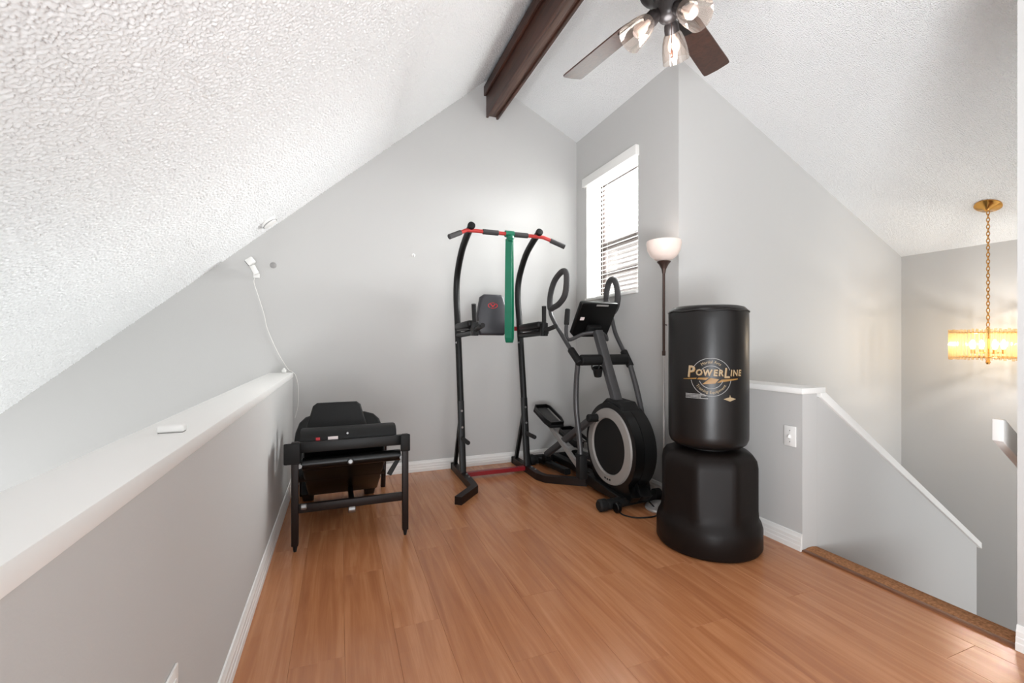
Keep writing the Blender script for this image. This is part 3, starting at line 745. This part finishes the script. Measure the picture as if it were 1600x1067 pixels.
bo = obj('bag', B().lathe(rr, (BX, BY, 0), (0, 0, 1), 72, wob), 'bag', pbag, sharp=60)
obj('seam', B().tube([(BX + (RB + .001) * math.cos(t), BY + (RB + .001) * math.sin(t), 1.352 + .003 * math.sin(9 * t)) for t in [2 * PI * k / 72 for k in range(72)]], .0035, 6, True), 'bag', bo)
obj('zip_flap', B().prism([(-.08, -.005), (.06, -.02), (.07, .012), (-.07, .02)], 'z', 1.383, 1.393, .003), 'bag', bo) if False else None


def text_verts(body, size, bold=0.0, shear=0.0):
    c = bpy.data.curves.new('print', 'FONT'); c.body = body; c.size = size; c.align_x = 'CENTER'; c.align_y = 'CENTER'; c.offset = bold; c.shear = shear; c.resolution_u = 2
    o = bpy.data.objects.new('print', c); COL.objects.link(o)
    bpy.context.view_layer.update(); dg = bpy.context.evaluated_depsgraph_get(); me = bpy.data.meshes.new_from_object(o.evaluated_get(dg))
    V = [tuple(v.co) for v in me.vertices]; F = [tuple(p.vertices) for p in me.polygons]
    bpy.data.objects.remove(o); bpy.data.curves.remove(c); bpy.data.meshes.remove(me)
    return V, F


PHI = math.radians(-135 + 4.5); LZ = .985


def wrap(s, t, d=.0025):
    a = PHI + s / RB
    return (BX + (RB + d) * math.cos(a), BY + (RB + d) * math.sin(a), LZ + t)


def flat_part(name, V, F, m, d=.0025):
    b = B(); vs = [b.bm.verts.new(wrap(x, y, d)) for x, y in V]
    for f in F:
        try: b.bm.faces.new([vs[i] for i in f])
        except ValueError: pass
    return obj(name, b, m, bo)


def arc_ring(r, wd, a0=0, a1=360, n=72):
    V, F = [], []
    for k in range(n + 1):
        t = math.radians(a0 + (a1 - a0) * k / n)
        for q in (r - wd / 2, r + wd / 2): V.append((q * math.cos(t), q * math.sin(t)))
    for k in range(n): F.append((2 * k, 2 * k + 1, 2 * k + 3, 2 * k + 2))
    return V, F


for (r, a0, a1) in ((.104, 158, 22), (.104, 190, 350), (.062, 140, 40), (.062, 200, 340)):
    V, F = arc_ring(r, .0028, a0, a1, 40); flat_part('printed_ring', V, F, 'greydot')


def curved_text(body, size, r, top=True):
    V, F = text_verts(body, size)
    out = []
    for x, y, z in V:
        if top: t = PI / 2 - x / r; q = r + y
        else: t = -PI / 2 + x / r; q = r - y
        out.append((q * math.cos(t), q * math.sin(t)))
    return out, F


V, F = curved_text('Martial Arts', .022, .083); flat_part('printed_text', V, F, 'whiteprint')
V, F = curved_text('Training Equipment', .022, .083, False); flat_part('printed_text', V, F, 'whiteprint')
# the big name: tall first letters, small capitals between, widening to the left
xs = -.122
for ch_, sz in (('P', .098), ('O', .052), ('W', .052), ('E', .052), ('R', .052), ('L', .082), ('I', .050), ('N', .050), ('E', .050)):
    V, F = text_verts(ch_, sz, .0012, .12)
    x0 = min(v[0] for v in V); x1 = max(v[0] for v in V); y0 = min(v[1] for v in V)
    base = .008 - (.010 if sz > .06 else 0)
    V2 = [(xs + (v[0] - x0) * .80, base + (v[1] - y0) * .92) for v in V]
    flat_part('printed_letter', [(a + .0025, c - .0025) for a, c in V2], F, 'goldprint', .0025)
    flat_part('printed_letter', V2, F, 'whiteprint', .0034)
    xs += (x1 - x0) * .80 + .0045
# bolt swoosh
def strip(top, bot, n=14):
    """a print between two edges, cut fine enough to follow the bag's curve"""
    V, F = [], []
    for k in range(n + 1):
        t = k / n
        for (a, c) in (top, bot): V.append((a[0] + (c[0] - a[0]) * t, a[1] + (c[1] - a[1]) * t))
    for k in range(n): F.append((2 * k, 2 * k + 1, 2 * k + 3, 2 * k + 2))
    return V, F


for top, bot in ((((-.150, -.013), (-.072, -.005)), ((-.148, -.016), (-.076, -.012))), (((-.062, -.004), (-.010, -.002)), ((-.072, -.013), (-.026, -.016))), (((-.004, -.004), (.040, -.010)), ((-.045, -.040), (.020, -.034))), (((.052, -.012), (.146, -.006)), ((.028, -.030), (.146, -.012)))):
    V, F = strip(top, bot); flat_part('printed_bolt', V, F, 'goldprint')
# small print lines and the little figure mark
sm = B()
for k, (a, c) in enumerate(((-.134, -.03), (-.134, -.024), (-.134, -.05), (-.134, -.012))):
    y = -.098 - k * .0072
    n = int((c - a) / .006)
    for j in range(n):
        q = [wrap(a + j * .006, y), wrap(a + j * .006 + .0047, y), wrap(a + j * .006 + .0047, y + .0042), wrap(a + j * .006, y + .0042)]
        sm.bm.faces.new([sm.bm.verts.new(p) for p in q])
fp = obj('fine_print', sm, 'greydot', bo); fp['kind'] = 'stuff'
flat_part('printed_mark', [(.062, -.118), (.094, -.108), (.098, -.094), (.102, -.108), (.134, -.118), (.098, -.131)], [(0, 1, 5), (1, 2, 3), (1, 3, 5), (3, 4, 5)], 'whiteprint')

# ------------------------------------------------------------------ torchiere floor lamp
FX, FY = 2.135, 2.42
FY = 2.53
fl = thing('floor_lamp', (FX, FY, 0), 'slim bronze torchiere floor lamp with a frosted bowl shade behind the punching bag', 'floor lamp')
obj('base', B().lathe([(0, 0), (.128, 0), (.130, .008), (.122, .018), (.06, .030), (.02, .040), (.012, .05), (0, .05)], (FX, FY, 0), seg=40), 'lampbase', fl)
obj('lower_pole', B().cyl((FX, FY, .045), (FX, FY, 1.10), .0085, 12), 'lampbase', fl)
obj('upper_pole', B().cyl((FX, FY, 1.095), (FX, FY, 1.72), .0095, 12), 'bronze', fl)
obj('joint', B().cyl((FX, FY, 1.08), (FX, FY, 1.115), .012, 12, .002), 'bronze', fl)
obj('switch', B().cyl((FX, FY, 1.30), (FX + .0, FY - .03, 1.295), .004, 8), 'bronze', fl)
obj('cup', B().lathe([(0, 1.655), (.011, 1.66), (.016, 1.69), (.033, 1.725), (.048, 1.742), (.045, 1.746), (.02, 1.75), (0, 1.75)], (FX, FY, 0), seg=24), 'bronze', fl)
obj('bowl_shade', B().lathe([(.02, 1.750), (.06, 1.758), (.092, 1.785), (.112, 1.825), (.120, 1.87), (.116, 1.889), (.113, 1.889), (.116, 1.865), (.107, 1.826), (.088, 1.79), (.058, 1.764), (.0, 1.757)], (FX, FY, 0), seg=40), 'bowl', fl, sharp=60)

ld = bpy.data.lights.new('torchiere_light', 'POINT'); ld.energy = 0.5; ld.color = (1.0, 0.95, 0.9); ld.shadow_soft_size = .05
lo = bpy.data.objects.new('torchiere_light', ld); COL.objects.link(lo); lo.location = (FX, FY, 1.85)

# ------------------------------------------------------------------ folded exercise machine by the left half wall
GX0, GX1, GY = -.235, .372, 2.76
fm = thing('folding_exercise_machine', ((GX0 + GX1) / 2, 3.2, 0), 'folded black exercise machine with a padded headrest beside the left half wall', 'exercise machine')
for x in (GX0, GX1):
    obj('front_leg', B().box(x - .018, x + .018, GY - .018, GY + .018, .035, .615, .003), 'brownblack', fm)
    obj('leg_tip', B().lathe([(0, 0), (.008, 0), (.014, .035), (0, .035)], (x, GY, 0), seg=12), 'blackmatte', fm)
    obj('rear_leg', B().cyl((x + (-.035 if x < 0 else -.045), 3.74, .0), (x + (-.03 if x < 0 else -.045), 3.58, .48), .019, 12, .004), 'brownblack', fm)
obj('upper_crossbar', B().box(GX0 - .018, GX1 + .018, GY + .0185, GY + .055, .545, .605, .003), 'black', fm)
obj('lower_crossbar', B().box(GX0 + .0185, GX1 - .0185, GY - .014, GY + .014, .215, .262, .003), 'brownblack', fm)
obj('corner_plate', B().box(GX0 - .055, GX0 + .028, GY - .026, GY - .0185, .495, .612, .006), 'blackmatte', fm)
obj('corner_plate', B().box(GX1 - .03, GX1 + .026, GY - .026, GY - .0185, .515, .618, .006), 'blackmatte', fm)
# curved cover behind the crossbar
b = B(); sec = [(2.815, .555), (2.812, .60), (2.822, .635), (2.85, .656), (2.90, .662), (2.98, .652), (3.0, .61), (2.96, .555)]
b.prism(sec, 'x', GX0 + .02, GX1 - .045, .006); cv = obj('motor_cover', b, 'blackmatte', fm, sharp=50)
obj('label_strip', B().box(-.065, -.010, 2.8085, 2.8115, .605, .622), 'sticker', cv)
obj('indicator', B().box(-.130, -.108, 2.8085, 2.8115, .604, .621), 'redprint', cv)
obj('screw', B().cyl((.043, 2.825, .634), (.043, 2.812, .634), .006, 10), 'zinc', cv)
# roller bar below the crossbar and the body that hangs behind it
obj('roller_bar', B().cyl((GX0 + .03, 2.83, .47), (GX1 - .02, 2.83, .475), .034, 16, .004), 'blackgloss', fm)
for x in (GX0 + .022, GX1 - .018): obj('bolt', B().cyl((x, 2.80, .47), (x, 2.775, .47), .013, 10), 'zinc', fm)
obj('knob', B().lathe([(0, 0), (.014, .002), (.018, .012), (.012, .022), (0, .024)], ((GX0 + GX1) / 2 - .01, 2.80, .468), (0, -1, .2), 14), 'zinc', fm)
obj('bracket', B().prism([(GX1 - .10, .36), (GX1 - .03, .47), (GX1 - .02, .44), (GX1 - .075, .345)], 'y', 2.84, 2.85), 'black', fm)
b = B(); b.prism([(2.86, .50), (2.93, .545), (3.50, .17), (3.62, .07), (3.58, .045), (3.44, .09), (2.90, .40)], 'x', -.21, .262, .015)
obj('seat_shell', b, 'blackgloss', fm, sharp=50)
for x in (-.255, .175):
    obj('seat_foot', B().prism([(3.44, .10), (3.50, .20), (3.70, .12), (3.73, .02), (3.70, 0), (3.60, 0)], 'x', x, x + .075, .012), 'blackmatte', fm)
obj('rear_crossbar', B().cyl((GX0 + .11, 3.60, .105), (GX1 - .14, 3.60, .105), .016, 12), 'chrome', fm)
obj('centre_strut', B().bar([((GX0 + GX1) / 2 + .0, 3.58, .105), ((GX0 + GX1) / 2 + .0, 2.79, .205)], .035, .03, up=(0, 0, 1)), 'black', fm)
b = B(); b.cyl(((GX0 + GX1) / 2 - .022, 2.76, .20), ((GX0 + GX1) / 2 + .018, 2.76, .20), .022, 14, .004); obj('strut_wheel', b, 'zinc', fm)
b = B(); b.cyl((GX0 + .03, GY - .0145, .25), (GX0 + .062, GY - .0145, .25), .016, 12, .004); obj('adjuster', b, 'zinc', fm)
# reclined back cushion and headrest
bk = B(); bk.prism([(-.275, -.28), (.275, -.28), (.285, -.05), (.28, .06), (.262, .13), (.225, .175), (.16, .20), (-.16, .20), (-.225, .175), (-.262, .13), (-.28, .06), (-.285, -.05)], 'y', -.04, .04, .025)
Rb = rotx(-.75); cB = Vector(((GX0 + GX1) / 2 - .065, 3.25, .515))
for v in bk.bm.verts: v.co = cB + Rb @ v.co
obj('back_cushion', bk, 'vinylblack', fm, sharp=60)
hd = B(); hd.prism([(-.175, -.10), (.175, -.10), (.18, -.05), (.145, .08), (.12, .10), (-.12, .10), (-.145, .08), (-.18, -.05)], 'y', -.022, .022, .014)
Rh = rotx(-.25); cH = Vector(((GX0 + GX1) / 2 - .085, 3.10, .685))
for v in hd.bm.verts: v.co = cH + Rh @ v.co
obj('headrest', hd, 'blackmatte', fm, sharp=60)
obj('headrest_post', B().cyl(cH + Vector((0, .02, -.05)), cB + Vector((0, .0, .03)), .014, 10), 'chrome', fm)
obj('cable', B().tube(smooth([(GX1 - .13, 3.3, .30), (GX1 - .10, 3.35, .2), (GX1 - .14, 3.45, .10), (.2, 3.5, .07), (.1, 3.55, .10)], 6), .004, 6), 'blackmatte', fm)

# ------------------------------------------------------------------ ceiling fan
CX, CY, ZB = 1.373, 1.60, 2.72
cf = thing('ceiling_fan', (CX, CY, ZB), 'dark bronze ceiling fan with wooden blades and three clear glass lamp shades', 'ceiling fan')
obj('canopy', B().lathe([(0, 3.33), (.075, 3.325), (.07, 3.29), (.03, 3.25), (.018, 3.24), (0, 3.24)], (CX - .0, CY, 0), seg=28), 'bronzedark', cf)
obj('downrod', B().cyl((CX, CY, 2.86), (CX, CY, 3.26), .013, 12), 'bronzedark', cf)
obj('motor_housing', B().lathe([(0, 2.88), (.03, 2.88), (.07, 2.865), (.115, 2.83), (.125, 2.79), (.122, 2.755), (.095, 2.735), (.06, 2.725), (0, 2.725)], (CX, CY, 0), seg=36), 'bronzedark', cf)
obj('light_kit', B().lathe([(0, 2.726), (.062, 2.726), (.066, 2.70), (.052, 2.675), (.048, 2.645), (.036, 2.625), (.014, 2.615), (0, 2.615)], (CX, CY, 0), seg=32), 'bronzedark', cf)
th = .3707


def rf(deg):      # direction given by its angle in the (right, forward) frame of the room's view axis
    a = math.radians(deg); r, f = math.cos(a), math.sin(a)
    return Vector((r * math.cos(th) + f * math.sin(th), f * math.cos(th) - r * math.sin(th), 0))


for k in range(5):
    d = rf(120.4 - 72 * k); s_ = Vector((-d.y, d.x, 0)); c0 = Vector((CX, CY, ZB))
    tw = math.radians(11)
    nrm = Vector((0, 0, 1)) * math.cos(tw) + s_ * math.sin(tw); wd = s_ * math.cos(tw) - Vector((0, 0, 1)) * math.sin(tw)
    out = [(.195, -.052), (.24, -.060), (.66, -.070), (.686, -.068), (.692, -.058), (.697, 0), (.692, .058), (.686, .068), (.66, .070), (.24, .060), (.195, .052)]
    b = B(); A = [b.bm.verts.new(c0 + d * a + wd * c + nrm * .004) for a, c in out]; C = [b.bm.verts.new(c0 + d * a + wd * c - nrm * .004) for a, c in out]
    b.bm.faces.new(A); b.bm.faces.new(list(reversed(C)))
    for i in range(len(out)): b.bm.faces.new((A[i], C[i], C[(i + 1) % len(out)], A[(i + 1) % len(out)]))
    bd = obj('blade', b, 'fanblade', cf)
    ir = B(); pts = [(.09, .014), (.15, .014), (.19, .042), (.27, .046), (.285, .0)]
    loopo = [(a, c) for a, c in pts] + [(a, -c) for a, c in reversed(pts[:-1])]
    A = [ir.bm.verts.new(c0 + d * a + wd * c - nrm * .0045 + Vector((0, 0, .012 if a < .1 else 0))) for a, c in loopo]; C = [ir.bm.verts.new(c0 + d * a + wd * c - nrm * .0105 + Vector((0, 0, .012 if a < .1 else 0))) for a, c in loopo]
    ir.bm.faces.new(A); ir.bm.faces.new(list(reversed(C)))
    for i in range(len(loopo)): ir.bm.faces.new((A[i], C[i], C[(i + 1) % len(loopo)], A[(i + 1) % len(loopo)]))
    obj('blade_iron', ir, 'bronzedark', bd)
for k, dg_ in enumerate((180, 58, -62)):
    d = rf(dg_); ax = (d * .72 + Vector((0, 0, -.69))).normalized()
    p0 = Vector((CX, CY, 2.665)) + d * .035
    so_ = obj('lamp_socket', B().lathe([(0, -.01), (.017, -.01), (.020, .02), (.030, .034), (.033, .052), (.033, .07), (.028, .072), (0, .072)], p0, ax, 20), 'bronzedark', cf)
    q = p0 + ax * .066
    obj('glass_shade', B().lathe([(.031, 0), (.040, .012), (.050, .04), (.057, .075), (.060, .11), (.062, .125), (.0605, .125), (.0585, .11), (.0555, .075), (.0485, .04), (.0385, .013), (.030, .003)], q, ax, 36), 'shade', cf, sharp=60)
    obj('bulb', B().lathe([(0, 0), (.012, .0), (.013, .02), (.022, .035), (.029, .055), (.028, .072), (.018, .086), (0, .091)], q, ax, 20), 'bulb', so_)
ld = bpy.data.lights.new('fan_lamp_light', 'POINT'); ld.energy = 9; ld.color = (0.98, 0.98, 1.0); ld.shadow_soft_size = .10
lo = bpy.data.objects.new('fan_lamp_light', ld); COL.objects.link(lo); lo.location = (CX, CY, 2.46)
obj('pull_chain', B().cyl((CX + .03, CY + .01, 2.50), (CX + .03, CY + .01, 2.63), .0018, 6), 'bronze', cf)
obj('chain_fob', B().lathe([(0, 2.468), (.006, 2.47), (.007, 2.49), (.004, 2.505), (0, 2.507)], (CX + .03, CY + .01, 0), seg=10), 'fanblade', cf)

# ------------------------------------------------------------------ chandelier over the stairwell
HX, HY = 4.50, 1.79
hz = zr(HX)
chd = thing('drum_chandelier', (HX, HY, hz), 'brass chandelier with a lit drum of amber glass rods over the stairwell', 'chandelier')
slope = math.atan(.4809)
obj('canopy', B().lathe([(0, .002), (.075, .0), (.076, -.008), (.060, -.02), (.025, -.03), (.010, -.045), (0, -.045)], (HX, HY, hz), (.4809, 0, 1), 28), 'gold', chd)
zt, zb = 1.270, 1.045
zz = hz - .04; lk = None
n_l = int((zz - zt) / .026)
for i in range(n_l):
    z = zz - .014 - i * .026; vert = i % 2
    if i < 2:
        b = B(); pth = []
        for t in [2 * PI * k / 12 for k in range(12)]:
            a = .009 * math.cos(t); c = .018 * math.sin(t); pth.append((HX + (a if vert else 0), HY + (0 if vert else a), z + c))
        b.tube(pth, .0026, 6, True)
        o = obj('chain_link', b, 'gold', chd)
        if i == 0: lk = [o]
        else: lk.append(o)
    else: copy_part(lk[vert], (0, 0, -.026 * (i - vert)))
obj('centre_stem', B().lathe([(0, zt + .02), (.010, zt + .015), (.012, zt - .05), (.018, zt - .07), (.011, zt - .09), (.011, zb - .01), (.014, zb - .02), (.008, zb - .035), (0, zb - .035)], (HX, HY, 0), seg=16), 'gold', chd)
RD = .205
for z in (zt - .025, zb + .02):
    obj('drum_ring', B().tube([(HX + (RD - .01) * math.cos(t), HY + (RD - .01) * math.sin(t), z) for t in [2 * PI * k / 60 for k in range(60)]], .004, 6, True), 'gold', chd)
for k in range(4):
    a = PI / 4 + k * PI / 2
    obj('spoke', B().cyl((HX, HY, zt - .025), (HX + (RD - .012) * math.cos(a), HY + (RD - .012) * math.sin(a), zt - .025), .004, 8), 'gold', chd)
    arm = obj('lamp_arm', B().cyl((HX, HY, zb + .05), (HX + .085 * math.cos(a), HY + .085 * math.sin(a), zb + .05), .006, 8), 'gold', chd)
    px_, py_ = HX + .085 * math.cos(a), HY + .085 * math.sin(a)
    obj('lamp_socket', B().cyl((px_, py_, zb + .045), (px_, py_, zb + .075), .012, 12), 'gold', arm)
    obj('bulb', B().lathe([(0, zb + .075), (.010, zb + .078), (.017, zb + .105), (.014, zb + .13), (.004, zb + .15), (0, zb + .152)], (px_, py_, 0), seg=14), 'lampglow', arm)
    ld = bpy.data.lights.new('chandelier_bulb_light', 'POINT'); ld.energy = 4.2; ld.color = (1.0, 0.95, 0.88); ld.shadow_soft_size = .012
    lo = bpy.data.objects.new('chandelier_bulb_light', ld); COL.objects.link(lo); lo.location = (px_ + .03 * math.cos(a), py_ + .03 * math.sin(a), zb + .115)
nr = 56; r0 = None
for k in range(nr):
    t = 2 * PI * k / nr
    if r0 is None:
        r0 = obj('glass_rod', B().cyl((HX + RD, HY, zb), (HX + RD, HY, zt), .0082, 8, .002), 'rod', chd); base_loc = r0.location.copy()
        # re-centre the rod's mesh so that copies can be placed by location
        for v in r0.data.vertices: v.co.x -= RD
        r0.location = (RD, 0, 0)
    else:
        o = copy_part(r0); o.location = (RD * math.cos(t), RD * math.sin(t), random.uniform(-.006, .006))

# ------------------------------------------------------------------ small things
sd = thing('smoke_detector', (-.52, 3.93, zl(-.52)), 'round white smoke detector on the sloped ceiling near the far wall', 'smoke detector')
nd = Vector((.8675, 0, -1)).normalized()
p_ = Vector((-.515, 3.86, zl(-.515)))
obj('body', B().lathe([(0, 0), (.058, 0), (.060, .012), (.052, .026), (.03, .032), (0, .033)], p_, nd, 28), 'plastic', sd)
obj('vent_ring', B().tube([p_ + nd * .020 + (Vector((0, 1, 0)) * math.cos(t) + nd.cross(Vector((0, 1, 0))) * math.sin(t)) * .0575 for t in [2 * PI * k / 28 for k in range(28)]], .003, 6, True), 'greydot', sd)
# security camera on the far wall
px_, pz_ = -.645, 1.80
sc_ = thing('security_camera', (px_, YF, pz_), 'small white cube camera mounted on the far wall above the half wall', 'camera')
obj('wall_plate', B().box(px_ + .0, px_ + .045, YF - .014, YF - .0005, pz_ - .11, pz_ - .075, .004), 'plastic', sc_)
obj('stand', B().obox(Vector((px_ + .012, YF - .035, pz_ - .05)), .038, .03, .075, Matrix.Rotation(-.45, 3, 'Y'), .006), 'plastic', sc_)
hdm = B(); hdm.obox(Vector((px_ - .012, YF - .06, pz_ + .012)), .058, .05, .05, Matrix.Rotation(-.65, 3, 'Y'), .006); hb = obj('housing', hdm, 'plastic', sc_)
obj('face', B().obox(Vector((px_ - .012, YF - .06, pz_ + .012)) + Matrix.Rotation(-.65, 3, 'Y') @ Vector((-.0300, 0, 0)), .004, .042, .042, Matrix.Rotation(-.65, 3, 'Y'), .002), 'darkhole', hb)
cord = [(px_ + .012, YF - .012, pz_ - .10), (px_ + .005, YF - .008, pz_ - .15), (px_ + .03, YF - .006, pz_ - .24), (px_ + .075, YF - .006, pz_ - .40), (px_ + .10, YF - .006, pz_ - .52), (px_ + .17, YF - .006, pz_ - .70), (px_ + .245, YF - .006, pz_ - .84), (px_ + .278, YF - .008, pz_ - .868), (px_ + .305, YF - .010, pz_ - .90), (px_ + .325, YF - .010, pz_ - 1.0), (px_ + .322, YF - .010, pz_ - 1.15), (px_ + .30, YF - .010, pz_ - 1.25)]
obj('camera_cord', B().tube(smooth(cord, 6), .0022, 6), 'white_cord', None, 'thin white cord hanging down the far wall from the small camera', 'cord')
pg = thing('plug_adapter', (-.42, 4.0, .926), 'tiny white plug resting on the far end of the left half wall cap', 'plug')
obj('plug_body', B().box(-.437, -.405, 3.985, 4.02, .9265, .955, .006), 'plastic', pg)
obj('plug_collar', B().cyl((-.421, 4.0, .953), (-.421, 4.0, .966), .009, 10, .002), 'plastic', pg)
gm = thing('cable_grommet', (-.51, YF, 1.80), 'small round grey wall plug beside the white camera', 'wall plug')
obj('flange', B().lathe([(0, .006), (.018, .006), (.024, .002), (.025, 0), (0, 0)], (-.505, YF, 1.80), (0, -1, 0), 20), 'greydot', gm)
obj('plug', B().lathe([(0, .010), (.010, .009), (.012, .005), (0, .005)], (-.505, YF, 1.80), (0, -1, 0), 14), 'greydot', gm)
wa = thing('wall_anchor', (.69, YF, 1.95), 'tiny pale wall anchor left of the pull-up tower', 'wall anchor')
obj('plate', B().lathe([(0, .004), (.012, .004), (.016, 0), (0, 0)], (.62, YF, 1.96), (0, -1, 0), 12), 'trim', wa)
obj('hook', B().tube([(.62, YF - .004, 1.965), (.62, YF - .016, 1.955), (.62, YF - .018, 1.945)], .003, 6), 'greydot', wa)
# little device on the half wall cap
dv = thing('cap_sensor', (-.438, 1.50, .926), 'small rounded white sensor box lying on the left half wall cap', 'sensor')
obj('body', B().box(-.470, -.406, 1.483, 1.517, .9275, .947, .006, 3), 'plastic', dv)
obj('base_plate', B().box(-.467, -.409, 1.486, 1.514, .926, .9275), 'greydot', dv)
# switch on the right half wall
sy, sz = 1.80, .635
sw = thing('light_switch', (XR, sy, sz), 'white toggle light switch plate on the right half wall', 'light switch')
obj('plate', B().box(XR - .007, XR - .0003, sy - .036, sy + .036, sz - .058, sz + .058, .003), 'plastic', sw)
obj('toggle', B().obox(Vector((XR - .012, sy, sz - .002)), .016, .009, .020, Matrix.Rotation(.4, 3, 'Y'), .002), 'plastic', sw)
for dz in (-.032, .032): obj('screw', B().cyl((XR - .0075, sy, sz + dz), (XR - .0062, sy, sz + dz), .003, 8), 'zinc', sw)
# outlet with a plug-in at the bottom of the left half wall
oy, oz = 1.225, .366
ot = thing('outlet', (XL, oy, oz), 'white outlet plate low on the left half wall near the camera', 'outlet')
obj('plate', B().box(XL + .0003, XL + .007, oy - .036, oy + .036, oz - .058, oz + .058, .003), 'plastic', ot)
for dz in (-.02, .02): obj('receptacle', B().box(XL + .0065, XL + .0095, oy - .016, oy + .016, oz + dz - .013, oz + dz + .013, .003), 'plastic', ot)
